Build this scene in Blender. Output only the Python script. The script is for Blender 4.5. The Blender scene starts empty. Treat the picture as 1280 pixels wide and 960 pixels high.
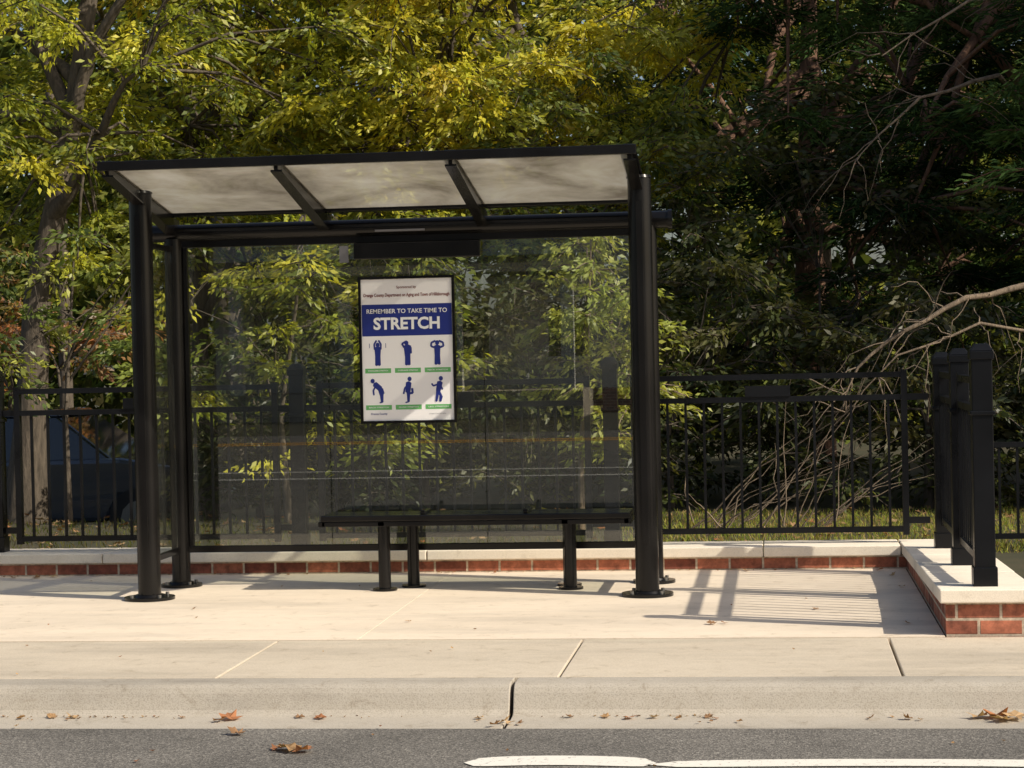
import bpy, bmesh, math
import numpy as np
from mathutils import Vector, Matrix
rng = np.random.default_rng(7)
scene = bpy.context.scene
scene.view_settings.view_transform = 'Standard'
scene.view_settings.look = 'None'
scene.view_settings.exposure = 0

# ------------------------------------------------------------------ materials
def newmat(name):
    m = bpy.data.materials.new(name); m.use_nodes = True
    nt = m.node_tree; nt.nodes.clear()
    out = nt.nodes.new('ShaderNodeOutputMaterial')
    return m, nt, out
def N(nt, t, **kw):
    n = nt.nodes.new(t)
    for k, v in kw.items():
        if k in n.inputs.keys(): n.inputs[k].default_value = v
        else: setattr(n, k, v)
    return n
def L(nt, a, b): nt.links.new(a, b)
def c4(c): return (c[0], c[1], c[2], 1)
def plain(name, col, rough=.5, metal=0, coat=0, bump=0, bscale=60, var=.0, spec=.5):
    m, nt, out = newmat(name)
    p = N(nt, 'ShaderNodeBsdfPrincipled'); p.inputs['Base Color'].default_value = c4(col)
    p.inputs['Roughness'].default_value = rough; p.inputs['Metallic'].default_value = metal
    p.inputs['Coat Weight'].default_value = coat; p.inputs['Specular IOR Level'].default_value = spec
    L(nt, p.outputs[0], out.inputs[0])
    geo = N(nt, 'ShaderNodeNewGeometry')
    if bump:
        nz = N(nt, 'ShaderNodeTexNoise', Scale=bscale, Detail=4.0); L(nt, geo.outputs['Position'], nz.inputs['Vector'])
        b = N(nt, 'ShaderNodeBump', Strength=bump, Distance=.004)
        L(nt, nz.outputs[0], b.inputs['Height']); L(nt, b.outputs[0], p.inputs['Normal'])
    if var:
        n2 = N(nt, 'ShaderNodeTexNoise', Scale=3.0, Detail=8.0); L(nt, geo.outputs['Position'], n2.inputs['Vector'])
        r = N(nt, 'ShaderNodeMapRange'); r.inputs['To Min'].default_value = 1-var; r.inputs['To Max'].default_value = 1+var
        r.inputs['From Min'].default_value = .3; r.inputs['From Max'].default_value = .7
        L(nt, n2.outputs[0], r.inputs[0])
        mx = N(nt, 'ShaderNodeVectorMath', operation='SCALE'); mx.inputs[0].default_value = col
        L(nt, r.outputs[0], mx.inputs['Scale']); L(nt, mx.outputs[0], p.inputs['Base Color'])
        rr = N(nt, 'ShaderNodeMapRange'); rr.inputs['To Min'].default_value = rough*.8; rr.inputs['To Max'].default_value = rough*1.35
        rr.inputs['From Min'].default_value = .3; rr.inputs['From Max'].default_value = .7
        L(nt, n2.outputs[0], rr.inputs[0]); L(nt, rr.outputs[0], p.inputs['Roughness'])
    return m
def ramp(nt, stops):
    r = N(nt, 'ShaderNodeValToRGB'); e = r.color_ramp.elements
    while len(e) < len(stops): e.new(.5)
    for i, (p, c) in enumerate(stops): e[i].position = p; e[i].color = c4(c)
    return r
def concrete(name, c, dark=.72, speck=.15, rough=.85, stain=.6):
    m, nt, out = newmat(name)
    geo = N(nt, 'ShaderNodeNewGeometry')
    p = N(nt, 'ShaderNodeBsdfPrincipled', Roughness=rough); L(nt, p.outputs[0], out.inputs[0])
    n1 = N(nt, 'ShaderNodeTexNoise', Scale=1.3, Detail=9.0, Roughness=.62)
    n2 = N(nt, 'ShaderNodeTexNoise', Scale=170.0, Detail=3.0)
    n3 = N(nt, 'ShaderNodeTexNoise', Scale=9.0, Detail=6.0, Roughness=.7, Distortion=.6)
    mp = N(nt, 'ShaderNodeMapping'); mp.inputs['Scale'].default_value = (.35, 1.6, 1)
    L(nt, geo.outputs['Position'], mp.inputs[0]); L(nt, mp.outputs[0], n1.inputs['Vector'])
    for n in (n2, n3): L(nt, geo.outputs['Position'], n.inputs['Vector'])
    d = [x*dark for x in c]
    r1 = ramp(nt, [(.3, d), (.52, c), (.75, [min(1, x*1.08) for x in c])]); L(nt, n1.outputs[0], r1.inputs[0])
    r3 = ramp(nt, [(.28, (.62, .58, .52)), (.42, (.93, .92, .9)), (.7, (1, 1, 1))]); L(nt, n3.outputs[0], r3.inputs[0])
    r2 = ramp(nt, [(.3, (1-speck*2,)*3), (.5, (1, 1, 1)), (.7, (1+speck*.6,)*3)]); L(nt, n2.outputs[0], r2.inputs[0])
    m1 = N(nt, 'ShaderNodeMixRGB', blend_type='MULTIPLY', Fac=stain); L(nt, r1.outputs[0], m1.inputs[1]); L(nt, r3.outputs[0], m1.inputs[2])
    m2 = N(nt, 'ShaderNodeMixRGB', blend_type='MULTIPLY', Fac=1.0); L(nt, m1.outputs[0], m2.inputs[1]); L(nt, r2.outputs[0], m2.inputs[2])
    L(nt, m2.outputs[0], p.inputs['Base Color'])
    b = N(nt, 'ShaderNodeBump', Strength=.35, Distance=.003); L(nt, n2.outputs[0], b.inputs['Height']); L(nt, b.outputs[0], p.inputs['Normal'])
    return m
M_plat = concrete('pale_concrete', (.80, .685, .545), .76, .05, stain=.75)
M_side = concrete('sidewalk_concrete', (.60, .52, .41), .74, .08, stain=.8)
M_kerb = concrete('kerb_concrete', (.45, .405, .34), .66, .13, stain=1.0)
M_cap = concrete('cast_stone_cap', (.88, .79, .66), .82, .05)
M_dark = plain('dark_joint', (.06, .045, .035), .95)

def asphalt():
    m, nt, out = newmat('asphalt')
    geo = N(nt, 'ShaderNodeNewGeometry')
    p = N(nt, 'ShaderNodeBsdfPrincipled', Roughness=.85); L(nt, p.outputs[0], out.inputs[0])
    v = N(nt, 'ShaderNodeTexVoronoi', Scale=150.0); L(nt, geo.outputs['Position'], v.inputs['Vector'])
    n1 = N(nt, 'ShaderNodeTexNoise', Scale=1.6, Detail=8.0, Roughness=.6); L(nt, geo.outputs['Position'], n1.inputs['Vector'])
    n2 = N(nt, 'ShaderNodeTexNoise', Scale=60.0, Detail=6.0); L(nt, geo.outputs['Position'], n2.inputs['Vector'])
    sp = N(nt, 'ShaderNodeSeparateColor'); L(nt, v.outputs['Color'], sp.inputs[0])
    r = ramp(nt, [(.0, (.09, .083, .073)), (.6, (.155, .142, .125)), (1, (.27, .25, .22))]); L(nt, sp.outputs[0], r.inputs[0])
    r1 = ramp(nt, [(.3, (.74,)*3), (.7, (1.2,)*3)]); L(nt, n1.outputs[0], r1.inputs[0])
    r2 = ramp(nt, [(.35, (.7,)*3), (.65, (1.15,)*3)]); L(nt, n2.outputs[0], r2.inputs[0])
    a = N(nt, 'ShaderNodeMixRGB', blend_type='MULTIPLY', Fac=1.0); L(nt, r.outputs[0], a.inputs[1]); L(nt, r1.outputs[0], a.inputs[2])
    b = N(nt, 'ShaderNodeMixRGB', blend_type='MULTIPLY', Fac=1.0); L(nt, a.outputs[0], b.inputs[1]); L(nt, r2.outputs[0], b.inputs[2])
    L(nt, b.outputs[0], p.inputs['Base Color'])
    bp = N(nt, 'ShaderNodeBump', Strength=.5, Distance=.004); L(nt, v.outputs['Distance'], bp.inputs['Height']); L(nt, bp.outputs[0], p.inputs['Normal'])
    return m
M_asph = asphalt()

def brick():
    m, nt, out = newmat('red_brick')
    geo = N(nt, 'ShaderNodeNewGeometry')
    p = N(nt, 'ShaderNodeBsdfPrincipled', Roughness=.9); L(nt, p.outputs[0], out.inputs[0])
    sp = N(nt, 'ShaderNodeSeparateXYZ'); L(nt, geo.outputs['Position'], sp.inputs[0])
    sn = N(nt, 'ShaderNodeSeparateXYZ'); L(nt, geo.outputs['True Normal'], sn.inputs[0])
    ab = N(nt, 'ShaderNodeMath', operation='ABSOLUTE'); L(nt, sn.outputs[0], ab.inputs[0])
    mx = N(nt, 'ShaderNodeMix', data_type='FLOAT'); L(nt, ab.outputs[0], mx.inputs[0]); L(nt, sp.outputs[0], mx.inputs[2]); L(nt, sp.outputs[1], mx.inputs[3])
    cb = N(nt, 'ShaderNodeCombineXYZ'); L(nt, mx.outputs[0], cb.inputs[0]); L(nt, sp.outputs[2], cb.inputs[1])
    bt = N(nt, 'ShaderNodeTexBrick', Scale=1.0); bt.inputs['Brick Width'].default_value = .205; bt.inputs['Row Height'].default_value = .076
    bt.inputs['Mortar Size'].default_value = .008; bt.inputs['Mortar Smooth'].default_value = .3; bt.inputs['Bias'].default_value = 0
    bt.inputs['Color1'].default_value = (.46, .16, .09, 1); bt.inputs['Color2'].default_value = (.16, .045, .03, 1)
    bt.inputs['Mortar'].default_value = (.55, .45, .34, 1)
    L(nt, cb.outputs[0], bt.inputs['Vector'])
    n2 = N(nt, 'ShaderNodeTexNoise', Scale=24.0, Detail=7.0, Roughness=.7); L(nt, geo.outputs['Position'], n2.inputs['Vector'])
    r2 = ramp(nt, [(.3, (.45,)*3), (.7, (1.4,)*3)]); L(nt, n2.outputs[0], r2.inputs[0])
    b = N(nt, 'ShaderNodeMixRGB', blend_type='MULTIPLY', Fac=1.0); L(nt, bt.outputs[0], b.inputs[1]); L(nt, r2.outputs[0], b.inputs[2])
    L(nt, b.outputs[0], p.inputs['Base Color'])
    bp = N(nt, 'ShaderNodeBump', Strength=.8, Distance=.006, invert=True); L(nt, bt.outputs['Fac'], bp.inputs['Height']); L(nt, bp.outputs[0], p.inputs['Normal'])
    return m
M_brick = brick()
M_metal = plain('bronze_black_metal', (.0065, .006, .006), .2, 0, 0, 0, 90, .3, .3)
M_fence = plain('black_painted_steel', (.006, .0065, .008), .3, 0, 0, 0, 120, .3, .25)
M_bolt = plain('galvanised_bolt', (.25, .24, .22), .4, .8)

def glass():
    m, nt, out = newmat('shelter_glass')
    geo = N(nt, 'ShaderNodeNewGeometry')
    lw = N(nt, 'ShaderNodeLayerWeight', Blend=.5)
    pw = N(nt, 'ShaderNodeMath', operation='POWER'); pw.inputs[1].default_value = 5.0; L(nt, lw.outputs['Facing'], pw.inputs[0])
    fr = N(nt, 'ShaderNodeMath', operation='MULTIPLY_ADD'); fr.inputs[1].default_value = .6; fr.inputs[2].default_value = .07; L(nt, pw.outputs[0], fr.inputs[0])
    tr = N(nt, 'ShaderNodeBsdfTransparent', Color=(.91, .93, .90, 1))
    gl = N(nt, 'ShaderNodeBsdfGlossy', Roughness=.0, Color=(1, 1, 1, 1))
    mx = N(nt, 'ShaderNodeMixShader'); L(nt, fr.outputs[0], mx.inputs[0]); L(nt, tr.outputs[0], mx.inputs[1]); L(nt, gl.outputs[0], mx.inputs[2])
    df = N(nt, 'ShaderNodeBsdfDiffuse', Color=(.5, .48, .42, 1))
    nz = N(nt, 'ShaderNodeTexNoise', Scale=2.0, Detail=5.0, Roughness=.6); L(nt, geo.outputs['Position'], nz.inputs['Vector'])
    mr = N(nt, 'ShaderNodeMapRange'); mr.inputs['From Min'].default_value = .4; mr.inputs['From Max'].default_value = .8
    mr.inputs['To Min'].default_value = .003; mr.inputs['To Max'].default_value = .03; L(nt, nz.outputs[0], mr.inputs[0])
    m2 = N(nt, 'ShaderNodeMixShader'); L(nt, mr.outputs[0], m2.inputs[0]); L(nt, mx.outputs[0], m2.inputs[1]); L(nt, df.outputs[0], m2.inputs[2])
    L(nt, m2.outputs[0], out.inputs[0])
    return m
M_glass = glass()
def polycarb():
    m, nt, out = newmat('frosted_roof_panel')
    geo = N(nt, 'ShaderNodeNewGeometry')
    nz = N(nt, 'ShaderNodeTexNoise', Scale=1.9, Detail=7.0, Roughness=.6, Distortion=.4); L(nt, geo.outputs['Position'], nz.inputs['Vector'])
    r = ramp(nt, [(.34, (.24, .21, .165)), (.52, (.50, .46, .38)), (.68, (.66, .63, .56))]); L(nt, nz.outputs[0], r.inputs[0])
    d = N(nt, 'ShaderNodeBsdfDiffuse'); t = N(nt, 'ShaderNodeBsdfTranslucent')
    L(nt, r.outputs[0], d.inputs[0]); L(nt, r.outputs[0], t.inputs[0])
    mx = N(nt, 'ShaderNodeMixShader', Fac=.48); L(nt, d.outputs[0], mx.inputs[1]); L(nt, t.outputs[0], mx.inputs[2])
    tp = N(nt, 'ShaderNodeBsdfTransparent', Color=(.85, .85, .8, 1))
    m3 = N(nt, 'ShaderNodeMixShader', Fac=.28); L(nt, mx.outputs[0], m3.inputs[1]); L(nt, tp.outputs[0], m3.inputs[2])
    g = N(nt, 'ShaderNodeBsdfGlossy', Roughness=.2)
    m2 = N(nt, 'ShaderNodeMixShader', Fac=.05); L(nt, m3.outputs[0], m2.inputs[1]); L(nt, g.outputs[0], m2.inputs[2])
    L(nt, m2.outputs[0], out.inputs[0]); return m
M_poly = polycarb()

def leafmat(name, trans=.35, gloss=0.0):
    m, nt, out = newmat(name)
    at = N(nt, 'ShaderNodeAttribute', attribute_name='Col')
    p = N(nt, 'ShaderNodeBsdfDiffuse')
    t = N(nt, 'ShaderNodeBsdfTranslucent')
    br = N(nt, 'ShaderNodeVectorMath', operation='MULTIPLY'); br.inputs[1].default_value = (1.7, 1.6, .8)
    L(nt, at.outputs['Color'], p.inputs['Color']); L(nt, at.outputs['Color'], br.inputs[0]); L(nt, br.outputs[0], t.inputs[0])
    mx = N(nt, 'ShaderNodeMixShader', Fac=trans); L(nt, p.outputs[0], mx.inputs[1]); L(nt, t.outputs[0], mx.inputs[2])
    if gloss:
        g = N(nt, 'ShaderNodeBsdfGlossy', Roughness=.45); m2 = N(nt, 'ShaderNodeMixShader', Fac=gloss)
        L(nt, mx.outputs[0], m2.inputs[1]); L(nt, g.outputs[0], m2.inputs[2]); mx = m2
    L(nt, mx.outputs[0], out.inputs[0]); return m
M_leaf = leafmat('broadleaf_foliage', .42, .035)
M_far = leafmat('distant_foliage', .35)
M_cedar = leafmat('cedar_foliage', .15)
M_dry = leafmat('dry_leaf', .15)
def bark(name, c):
    m, nt, out = newmat(name)
    geo = N(nt, 'ShaderNodeNewGeometry'); p = N(nt, 'ShaderNodeBsdfPrincipled', Roughness=.95); L(nt, p.outputs[0], out.inputs[0])
    mp = N(nt, 'ShaderNodeMapping'); mp.inputs['Scale'].default_value = (1, 1, .2); L(nt, geo.outputs['Position'], mp.inputs[0])
    nz = N(nt, 'ShaderNodeTexNoise', Scale=28.0, Detail=7.0, Roughness=.7); L(nt, mp.outputs[0], nz.inputs['Vector'])
    r = ramp(nt, [(.3, [x*.35 for x in c]), (.7, [x*1.3 for x in c])]); L(nt, nz.outputs[0], r.inputs[0]); L(nt, r.outputs[0], p.inputs['Base Color'])
    b = N(nt, 'ShaderNodeBump', Strength=.9, Distance=.02); L(nt, nz.outputs[0], b.inputs['Height']); L(nt, b.outputs[0], p.inputs['Normal'])
    return m
M_bark = bark('bark', (.12, .095, .07)); M_bark_r = bark('cedar_bark', (.20, .11, .07)); M_pale = bark('pale_bark', (.24, .18, .125))
def grassmat():
    m, nt, out = newmat('grass_ground')
    geo = N(nt, 'ShaderNodeNewGeometry'); p = N(nt, 'ShaderNodeBsdfPrincipled', Roughness=.95); L(nt, p.outputs[0], out.inputs[0])
    nz = N(nt, 'ShaderNodeTexNoise', Scale=1.5, Detail=9.0, Roughness=.7); L(nt, geo.outputs['Position'], nz.inputs['Vector'])
    r = ramp(nt, [(.3, (.025, .028, .012)), (.5, (.045, .042, .018)), (.7, (.07, .05, .03))]); L(nt, nz.outputs[0], r.inputs[0]); L(nt, r.outputs[0], p.inputs['Base Color'])
    return m
M_grass = grassmat()
M_white = plain('white_sheet', (.93, .91, .90), .35)
M_navy = plain('navy_ink', (.016, .03, .22), .35)
M_green = plain('green_ink', (.14, .46, .14), .4)
M_red = plain('dark_red_ink', (.20, .04, .03), .4)
M_letter = plain('white_ink', (.90, .90, .90), .4)
M_grey = plain('grey_ink', (.2, .2, .22), .4)
M_siding = plain('white_siding', (.78, .77, .74), .6, var=.06)
M_shingle = plain('roof_shingle', (.09, .085, .08), .9, bump=.4, bscale=25, var=.25)
M_pane = plain('window_glass', (.03, .035, .04), .05, spec=.8)
def paint(name, c):
    m, nt, out = newmat(name)
    geo = N(nt, 'ShaderNodeNewGeometry'); p = N(nt, 'ShaderNodeBsdfPrincipled', Roughness=.7); L(nt, p.outputs[0], out.inputs[0])
    nz = N(nt, 'ShaderNodeTexNoise', Scale=45.0, Detail=8.0, Roughness=.75); L(nt, geo.outputs['Position'], nz.inputs['Vector'])
    r = ramp(nt, [(.36, (.2, .19, .17)), (.42, c)]); L(nt, nz.outputs[0], r.inputs[0]); L(nt, r.outputs[0], p.inputs['Base Color'])
    return m
M_wpaint = paint('white_road_paint', (.80, .76, .68)); M_ypaint = paint('yellow_road_paint', (.85, .42, .04))

# ------------------------------------------------------------------ mesh helpers
def link(o): scene.collection.objects.link(o); return o
def empty(name, loc):
    e = bpy.data.objects.new(name, None); e.location = loc; e.empty_display_size = .2; return link(e)
def parent(o, e):
    o.parent = e; o.matrix_parent_inverse = Matrix.Translation(-Vector(e.location))
class MB:
    def __init__(s): s.v = []; s.f = []; s.m = []; s.sm = []
    def add(s, vs, fs, mi=0, smooth=False):
        o = len(s.v); s.v += [tuple(v) for v in vs]; s.f += [tuple(i+o for i in f) for f in fs]; s.m += [mi]*len(fs); s.sm += [smooth]*len(fs)
    def box(s, x0, x1, y0, y1, z0, z1, mi=0):
        s.add([(x0,y0,z0),(x1,y0,z0),(x1,y1,z0),(x0,y1,z0),(x0,y0,z1),(x1,y0,z1),(x1,y1,z1),(x0,y1,z1)],
              [(0,3,2,1),(4,5,6,7),(0,1,5,4),(1,2,6,5),(2,3,7,6),(3,0,4,7)], mi)
    def prism(s, prof, axis, a, b, mi=0):
        n = len(prof)
        def P(t, q): return (t, q[0], q[1]) if axis == 0 else (q[0], t, q[1])
        vs = [P(a, q) for q in prof] + [P(b, q) for q in prof]
        fs = [tuple(range(n)), tuple(range(2*n-1, n-1, -1))] + [(i, i+n, (i+1) % n+n, (i+1) % n) for i in range(n)]
        s.add(vs, fs, mi)
    def tube(s, pts, rad, n=8, mi=0, caps=True):
        pts = [Vector(p) for p in pts]
        if not hasattr(rad, '__len__'): rad = [rad]*len(pts)
        vs = []; prev = None
        for i, p in enumerate(pts):
            d = (pts[min(i+1, len(pts)-1)]-pts[max(i-1, 0)])
            d = d.normalized() if d.length > 1e-9 else Vector((0, 0, 1))
            if prev is None:
                a = d.cross(Vector((0, 1, 0)) if abs(d.y) < .9 else Vector((1, 0, 0))).normalized()
            else:
                a = (prev - d*prev.dot(d)); a = a.normalized() if a.length > 1e-6 else d.orthogonal().normalized()
            prev = a; b = d.cross(a)
            for k in range(n):
                t = 2*math.pi*k/n; vs.append(p+(a*math.cos(t)+b*math.sin(t))*rad[i])
        fs = []
        for i in range(len(pts)-1):
            for k in range(n):
                k2 = (k+1) % n; fs.append((i*n+k, i*n+k2, (i+1)*n+k2, (i+1)*n+k))
        s.add(vs, fs, mi, True)
        if caps:
            s.add(vs[:n], [tuple(range(n-1, -1, -1))], mi); s.add(vs[-n:], [tuple(range(n))], mi)
    def obj(s, name, mats, par=None, bevel=0):
        me = bpy.data.meshes.new(name); me.from_pydata(s.v, [], s.f)
        for m in (mats if isinstance(mats, list) else [mats]): me.materials.append(m)
        me.polygons.foreach_set('material_index', s.m); me.polygons.foreach_set('use_smooth', s.sm)
        me.update()
        bm = bmesh.new(); bm.from_mesh(me); bmesh.ops.recalc_face_normals(bm, faces=bm.faces); bm.to_mesh(me); bm.free()
        o = link(bpy.data.objects.new(name, me))
        if bevel:
            b = o.modifiers.new('bevel', 'BEVEL'); b.width = bevel; b.segments = 2; b.limit_method = 'ANGLE'
        if par: parent(o, par)
        return o

def leafmesh(name, P, size, cols, mat, aspect=.4, droop=.5, par=None, dirs=None):
    n = len(P)
    d = rng.normal(size=(n, 3)) if dirs is None else dirs + rng.normal(size=(n, 3))*.35
    d[:, 2] -= droop; d /= np.linalg.norm(d, axis=1)[:, None]
    nn = rng.normal(size=(n, 3)); nn[:, 2] += .5; nn[:, 0] += .5; nn[:, 1] -= .4
    s = np.cross(d, nn); s /= np.linalg.norm(s, axis=1)[:, None]+1e-9
    nn = np.cross(s, d)
    Ls = size[:, None]; W = Ls*aspect*.5
    V = np.empty((n, 4, 3), np.float32)
    V[:, 0] = P; V[:, 1] = P+d*Ls*.45+s*W+nn*Ls*.07; V[:, 2] = P+d*Ls-nn*Ls*.08; V[:, 3] = P+d*Ls*.45-s*W+nn*Ls*.07
    me = bpy.data.meshes.new(name)
    me.vertices.add(4*n); me.vertices.foreach_set('co', V.ravel())
    me.loops.add(4*n); me.loops.foreach_set('vertex_index', np.arange(4*n, dtype=np.int32))
    me.polygons.add(n); me.polygons.foreach_set('loop_start', np.arange(0, 4*n, 4, dtype=np.int32))
    try: me.polygons.foreach_set('loop_total', np.full(n, 4, np.int32))
    except Exception: pass
    me.update(calc_edges=True)
    at = me.attributes.new('Col', 'FLOAT_COLOR', 'POINT')
    C = np.ones((n, 4, 4), np.float32); C[:, :, :3] = cols[:, None, :]; at.data.foreach_set('color', C.ravel())
    me.materials.append(mat)
    o = link(bpy.data.objects.new(name, me))
    if par: parent(o, par)
    return o

PAL_Y = np.array([(.58,.53,.055),(.44,.45,.05),(.28,.32,.04),(.13,.17,.03),(.60,.46,.05)])
PAL_G = np.array([(.27,.32,.07),(.16,.22,.05),(.08,.12,.028),(.38,.39,.08),(.055,.085,.025)])
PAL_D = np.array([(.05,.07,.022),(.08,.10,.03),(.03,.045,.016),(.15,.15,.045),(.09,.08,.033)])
PAL_C = np.array([(.024,.05,.017),(.04,.07,.022),(.016,.032,.013),(.065,.11,.03),(.012,.022,.010)])
def pick(pal, n, w=None): return pal[rng.choice(len(pal), n, p=w)]*rng.uniform(.65, 1.3, (n, 1))

def foliage_tree(name, trunk, tr, crown_c, crown_r, nclump, ntw, nlf, lsize, pal, clump_r=.55, mat=None, barkm=None,
                 aspect=.4, droop=.5, flat=.7, twig_droop=.35, nlimb=9, zmin=.4, seed=1, twigs=True, clumpw=None, hollow=.25):
    global rng
    rng = np.random.default_rng(seed)
    e = empty(name, trunk[0])
    mb = MB()
    T = [Vector(p) for p in trunk]
    rad = [tr*(1-.75*i/(len(T)-1)) for i in range(len(T))]
    rad[0] *= 1.35
    mb.tube(T, rad, 12)
    cc = np.array(crown_c); cr = np.array(crown_r)
    C = []
    while len(C) < nclump:
        p = rng.uniform(-1, 1, 3); r = np.linalg.norm(p)
        if r > 1 or (r < hollow and rng.random() < .7): continue
        w = cc+p*cr
        if w[2] < zmin: continue
        C.append(w)
    C = np.array(C)
    hubs = []
    for i in range(nlimb):
        c = C[rng.integers(len(C))]; 
        t = rng.uniform(.35, 1); k = t*(len(T)-1); i0 = min(int(k), len(T)-2); b = T[i0].lerp(T[i0+1], k-i0)
        h = Vector(c); mid = b.lerp(h, .5)+Vector((rng.normal()*.15, rng.normal()*.15, .25+rng.normal()*.1))
        r0 = tr*.42
        pts = []
        for q in np.linspace(0, 1, 7):
            pts.append(b*(1-q)**2+mid*2*q*(1-q)+h*q*q+Vector(rng.normal(size=3)*.03))
        mb.tube(pts, [r0*(1-.85*q) for q in np.linspace(0, 1, 7)], 7)
        hubs += pts[2:]
    H = np.array([tuple(h) for h in hubs]+[tuple(t) for t in T[len(T)//2:]])
    allP = []; allC = []; allD = []
    cw = pick(pal, nclump, clumpw)
    for ci, c in enumerate(C):
        j = np.argmin(np.linalg.norm(H-c, axis=1)); h = Vector(H[j]); cv = Vector(c)
        mid = h.lerp(cv, .5)+Vector((0, 0, .12))
        mb.tube([h, mid, cv], [tr*.11, tr*.08, tr*.04], 4, caps=False)
        R = clump_r*rng.uniform(.7, 1.3)
        a = rng.uniform(0, 2*math.pi, ntw); z = rng.uniform(-.5, .8, ntw)*flat
        D = np.stack([np.cos(a), np.sin(a), z], 1); D /= np.linalg.norm(D, axis=1)[:, None]
        Rt = R*rng.uniform(.6, 1.2, ntw)
        t = rng.uniform(.1, 1, (ntw, nlf))
        P = c + D[:, None, :]*(t*Rt[:, None])[:, :, None]
        P[:, :, 2] -= twig_droop*(t**2)*Rt[:, None]
        P += rng.normal(size=P.shape)*lsize*.35
        allP.append(P.reshape(-1, 3)); allD.append(np.repeat(D, nlf, 0))
        cl = cw[ci]*.6+pick(pal, ntw*nlf)*.4
        allC.append(cl)
        if twigs:
            for k in range(0, ntw, 3):
                pts = [Vector(c+D[k]*q*Rt[k]+np.array([0, 0, -twig_droop*q*q*Rt[k]])) for q in (0, .5, 1)]
                mb.tube(pts, [.008, .006, .003], 3, caps=False)
    P = np.concatenate(allP); Cc = np.concatenate(allC); D = np.concatenate(allD)
    mb.obj('trunk_and_limbs', barkm or M_bark, e)
    leafmesh('crown_foliage', P, lsize*rng.uniform(.6, 1.3, len(P)), Cc, mat or M_leaf, aspect, droop, e, D)
    return e

# ------------------------------------------------------------------ ground
xs = [-150, -60, -30, -20, -14, -10, -7, -5, -3, -1, .9, 1.0, 3, 6, 10, 20, 40, 150]
ys = [-150, -40, -27, -10, -3.5, -1.70, -1.68, 0, 1.50, 1.52, 3, 5, 7, 9, 11, 14, 20, 30, 60, 200]
def gz(x, y):
    if y < -1.69: return -.22
    if x < .95 and y < 1.51: return -.22
    z = .04
    if y > 5: z -= .75*min(1, (y-5)/8.)*min(1, max(0, (-2-x)/4.))
    return z
mb = MB()
vs = [(x, y, gz(x, y)) for y in ys for x in xs]; nx = len(xs)
mb.add(vs, [(j*nx+i, j*nx+i+1, (j+1)*nx+i+1, (j+1)*nx+i) for j in range(len(ys)-1) for i in range(nx-1)], 0)
mb.obj('ground', M_grass)

mb = MB(); mb.add([(-60, -26, -.131), (60, -26, -.131), (60, -3.452, -.131), (-60, -3.452, -.131)], [(0, 1, 2, 3)])
mb.obj('road', M_asph)
def slabs(name, joints, y0, y1, z, mat, g=.003, bv=.005):
    mb = MB()
    for a, b in zip(joints[:-1], joints[1:]): mb.box(a+g, b-g, y0, y1, z-.12, z)
    return mb.obj(name, mat, bevel=bv)
slabs('plaza_pavement', [-14, -10.04, -6.04, -2.04, .765], -1.747, 1.345, 0, M_plat, .0018, .001)
slabs('sidewalk', [-12.85, -11.36, -9.87, -8.38, -6.9, -5.41, -3.92, -2.43, -.94, .50, 1.99, 3.48, 4.97, 6.46, 7.95], -2.925, -1.757, -.003, M_side, .005)
mb = MB(); mb.box(-14, 8, -2.94, 1.5, -.2, -.045); mb.obj('pavement_base', M_dark)
prof = [(-2.935, -.004), (-3.05, -.004), (-3.085, -.008), (-3.108, -.02), (-3.122, -.04), (-3.15, -.105), (-3.165, -.12), (-3.19, -.127), (-3.45, -.137), (-3.45, -.3), (-2.935, -.3)]
mb = MB(); js = [-13.28, -10.24, -7.2, -4.16, -1.12, 1.92, 4.96, 8]
for a, b in zip(js[:-1], js[1:]): mb.prism(prof, 0, a+.008, b-.008)
mb.obj('curb', M_kerb, bevel=.004)
mb = MB(); mb.box(-13, 8, -3.44, -2.94, -.29, -.15); mb.obj('curb_bedding', M_dark)

mb = MB()
def strip(x0, x1, yc, w, n=16, z=-.127, curve=0.0):
    top = []; bot = []
    for i in range(n+1):
        t = i/n; x = x0+(x1-x0)*t; e = min(1, math.sqrt(max(0, 1-(2*t-1)**8))+.0)
        y = yc+curve*(1-(2*t-1)**2)
        top.append((x, y+w/2*e, z)); bot.append((x, y-w/2*e, z))
    mb.add(bot+top, [(i, i+1, n+1+i+1, n+1+i) for i in range(n)])
strip(-1.17, -.46, -4.18, .18, curve=.05); strip(-.50, 1.35, -4.21, .13, curve=.05)
strip(-1.3, 1.5, -4.75, .10, curve=-.05)
mb.obj('bike_lane_marking', M_wpaint)
mb = MB(); mb.box(-60, 60, -12.40, -12.20, -.1305, -.1265); mb.box(-60, 60, -13.9, -13.7, -.1305, -.1265); mb.obj('white_lane_line', M_wpaint)
mb = MB(); mb.box(-60, 60, -22.20, -21.90, -.1305, -.1265); mb.box(-60, 60, -22.85, -22.55, -.1305, -.1265); mb.obj('yellow_center_line', M_ypaint)

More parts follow.
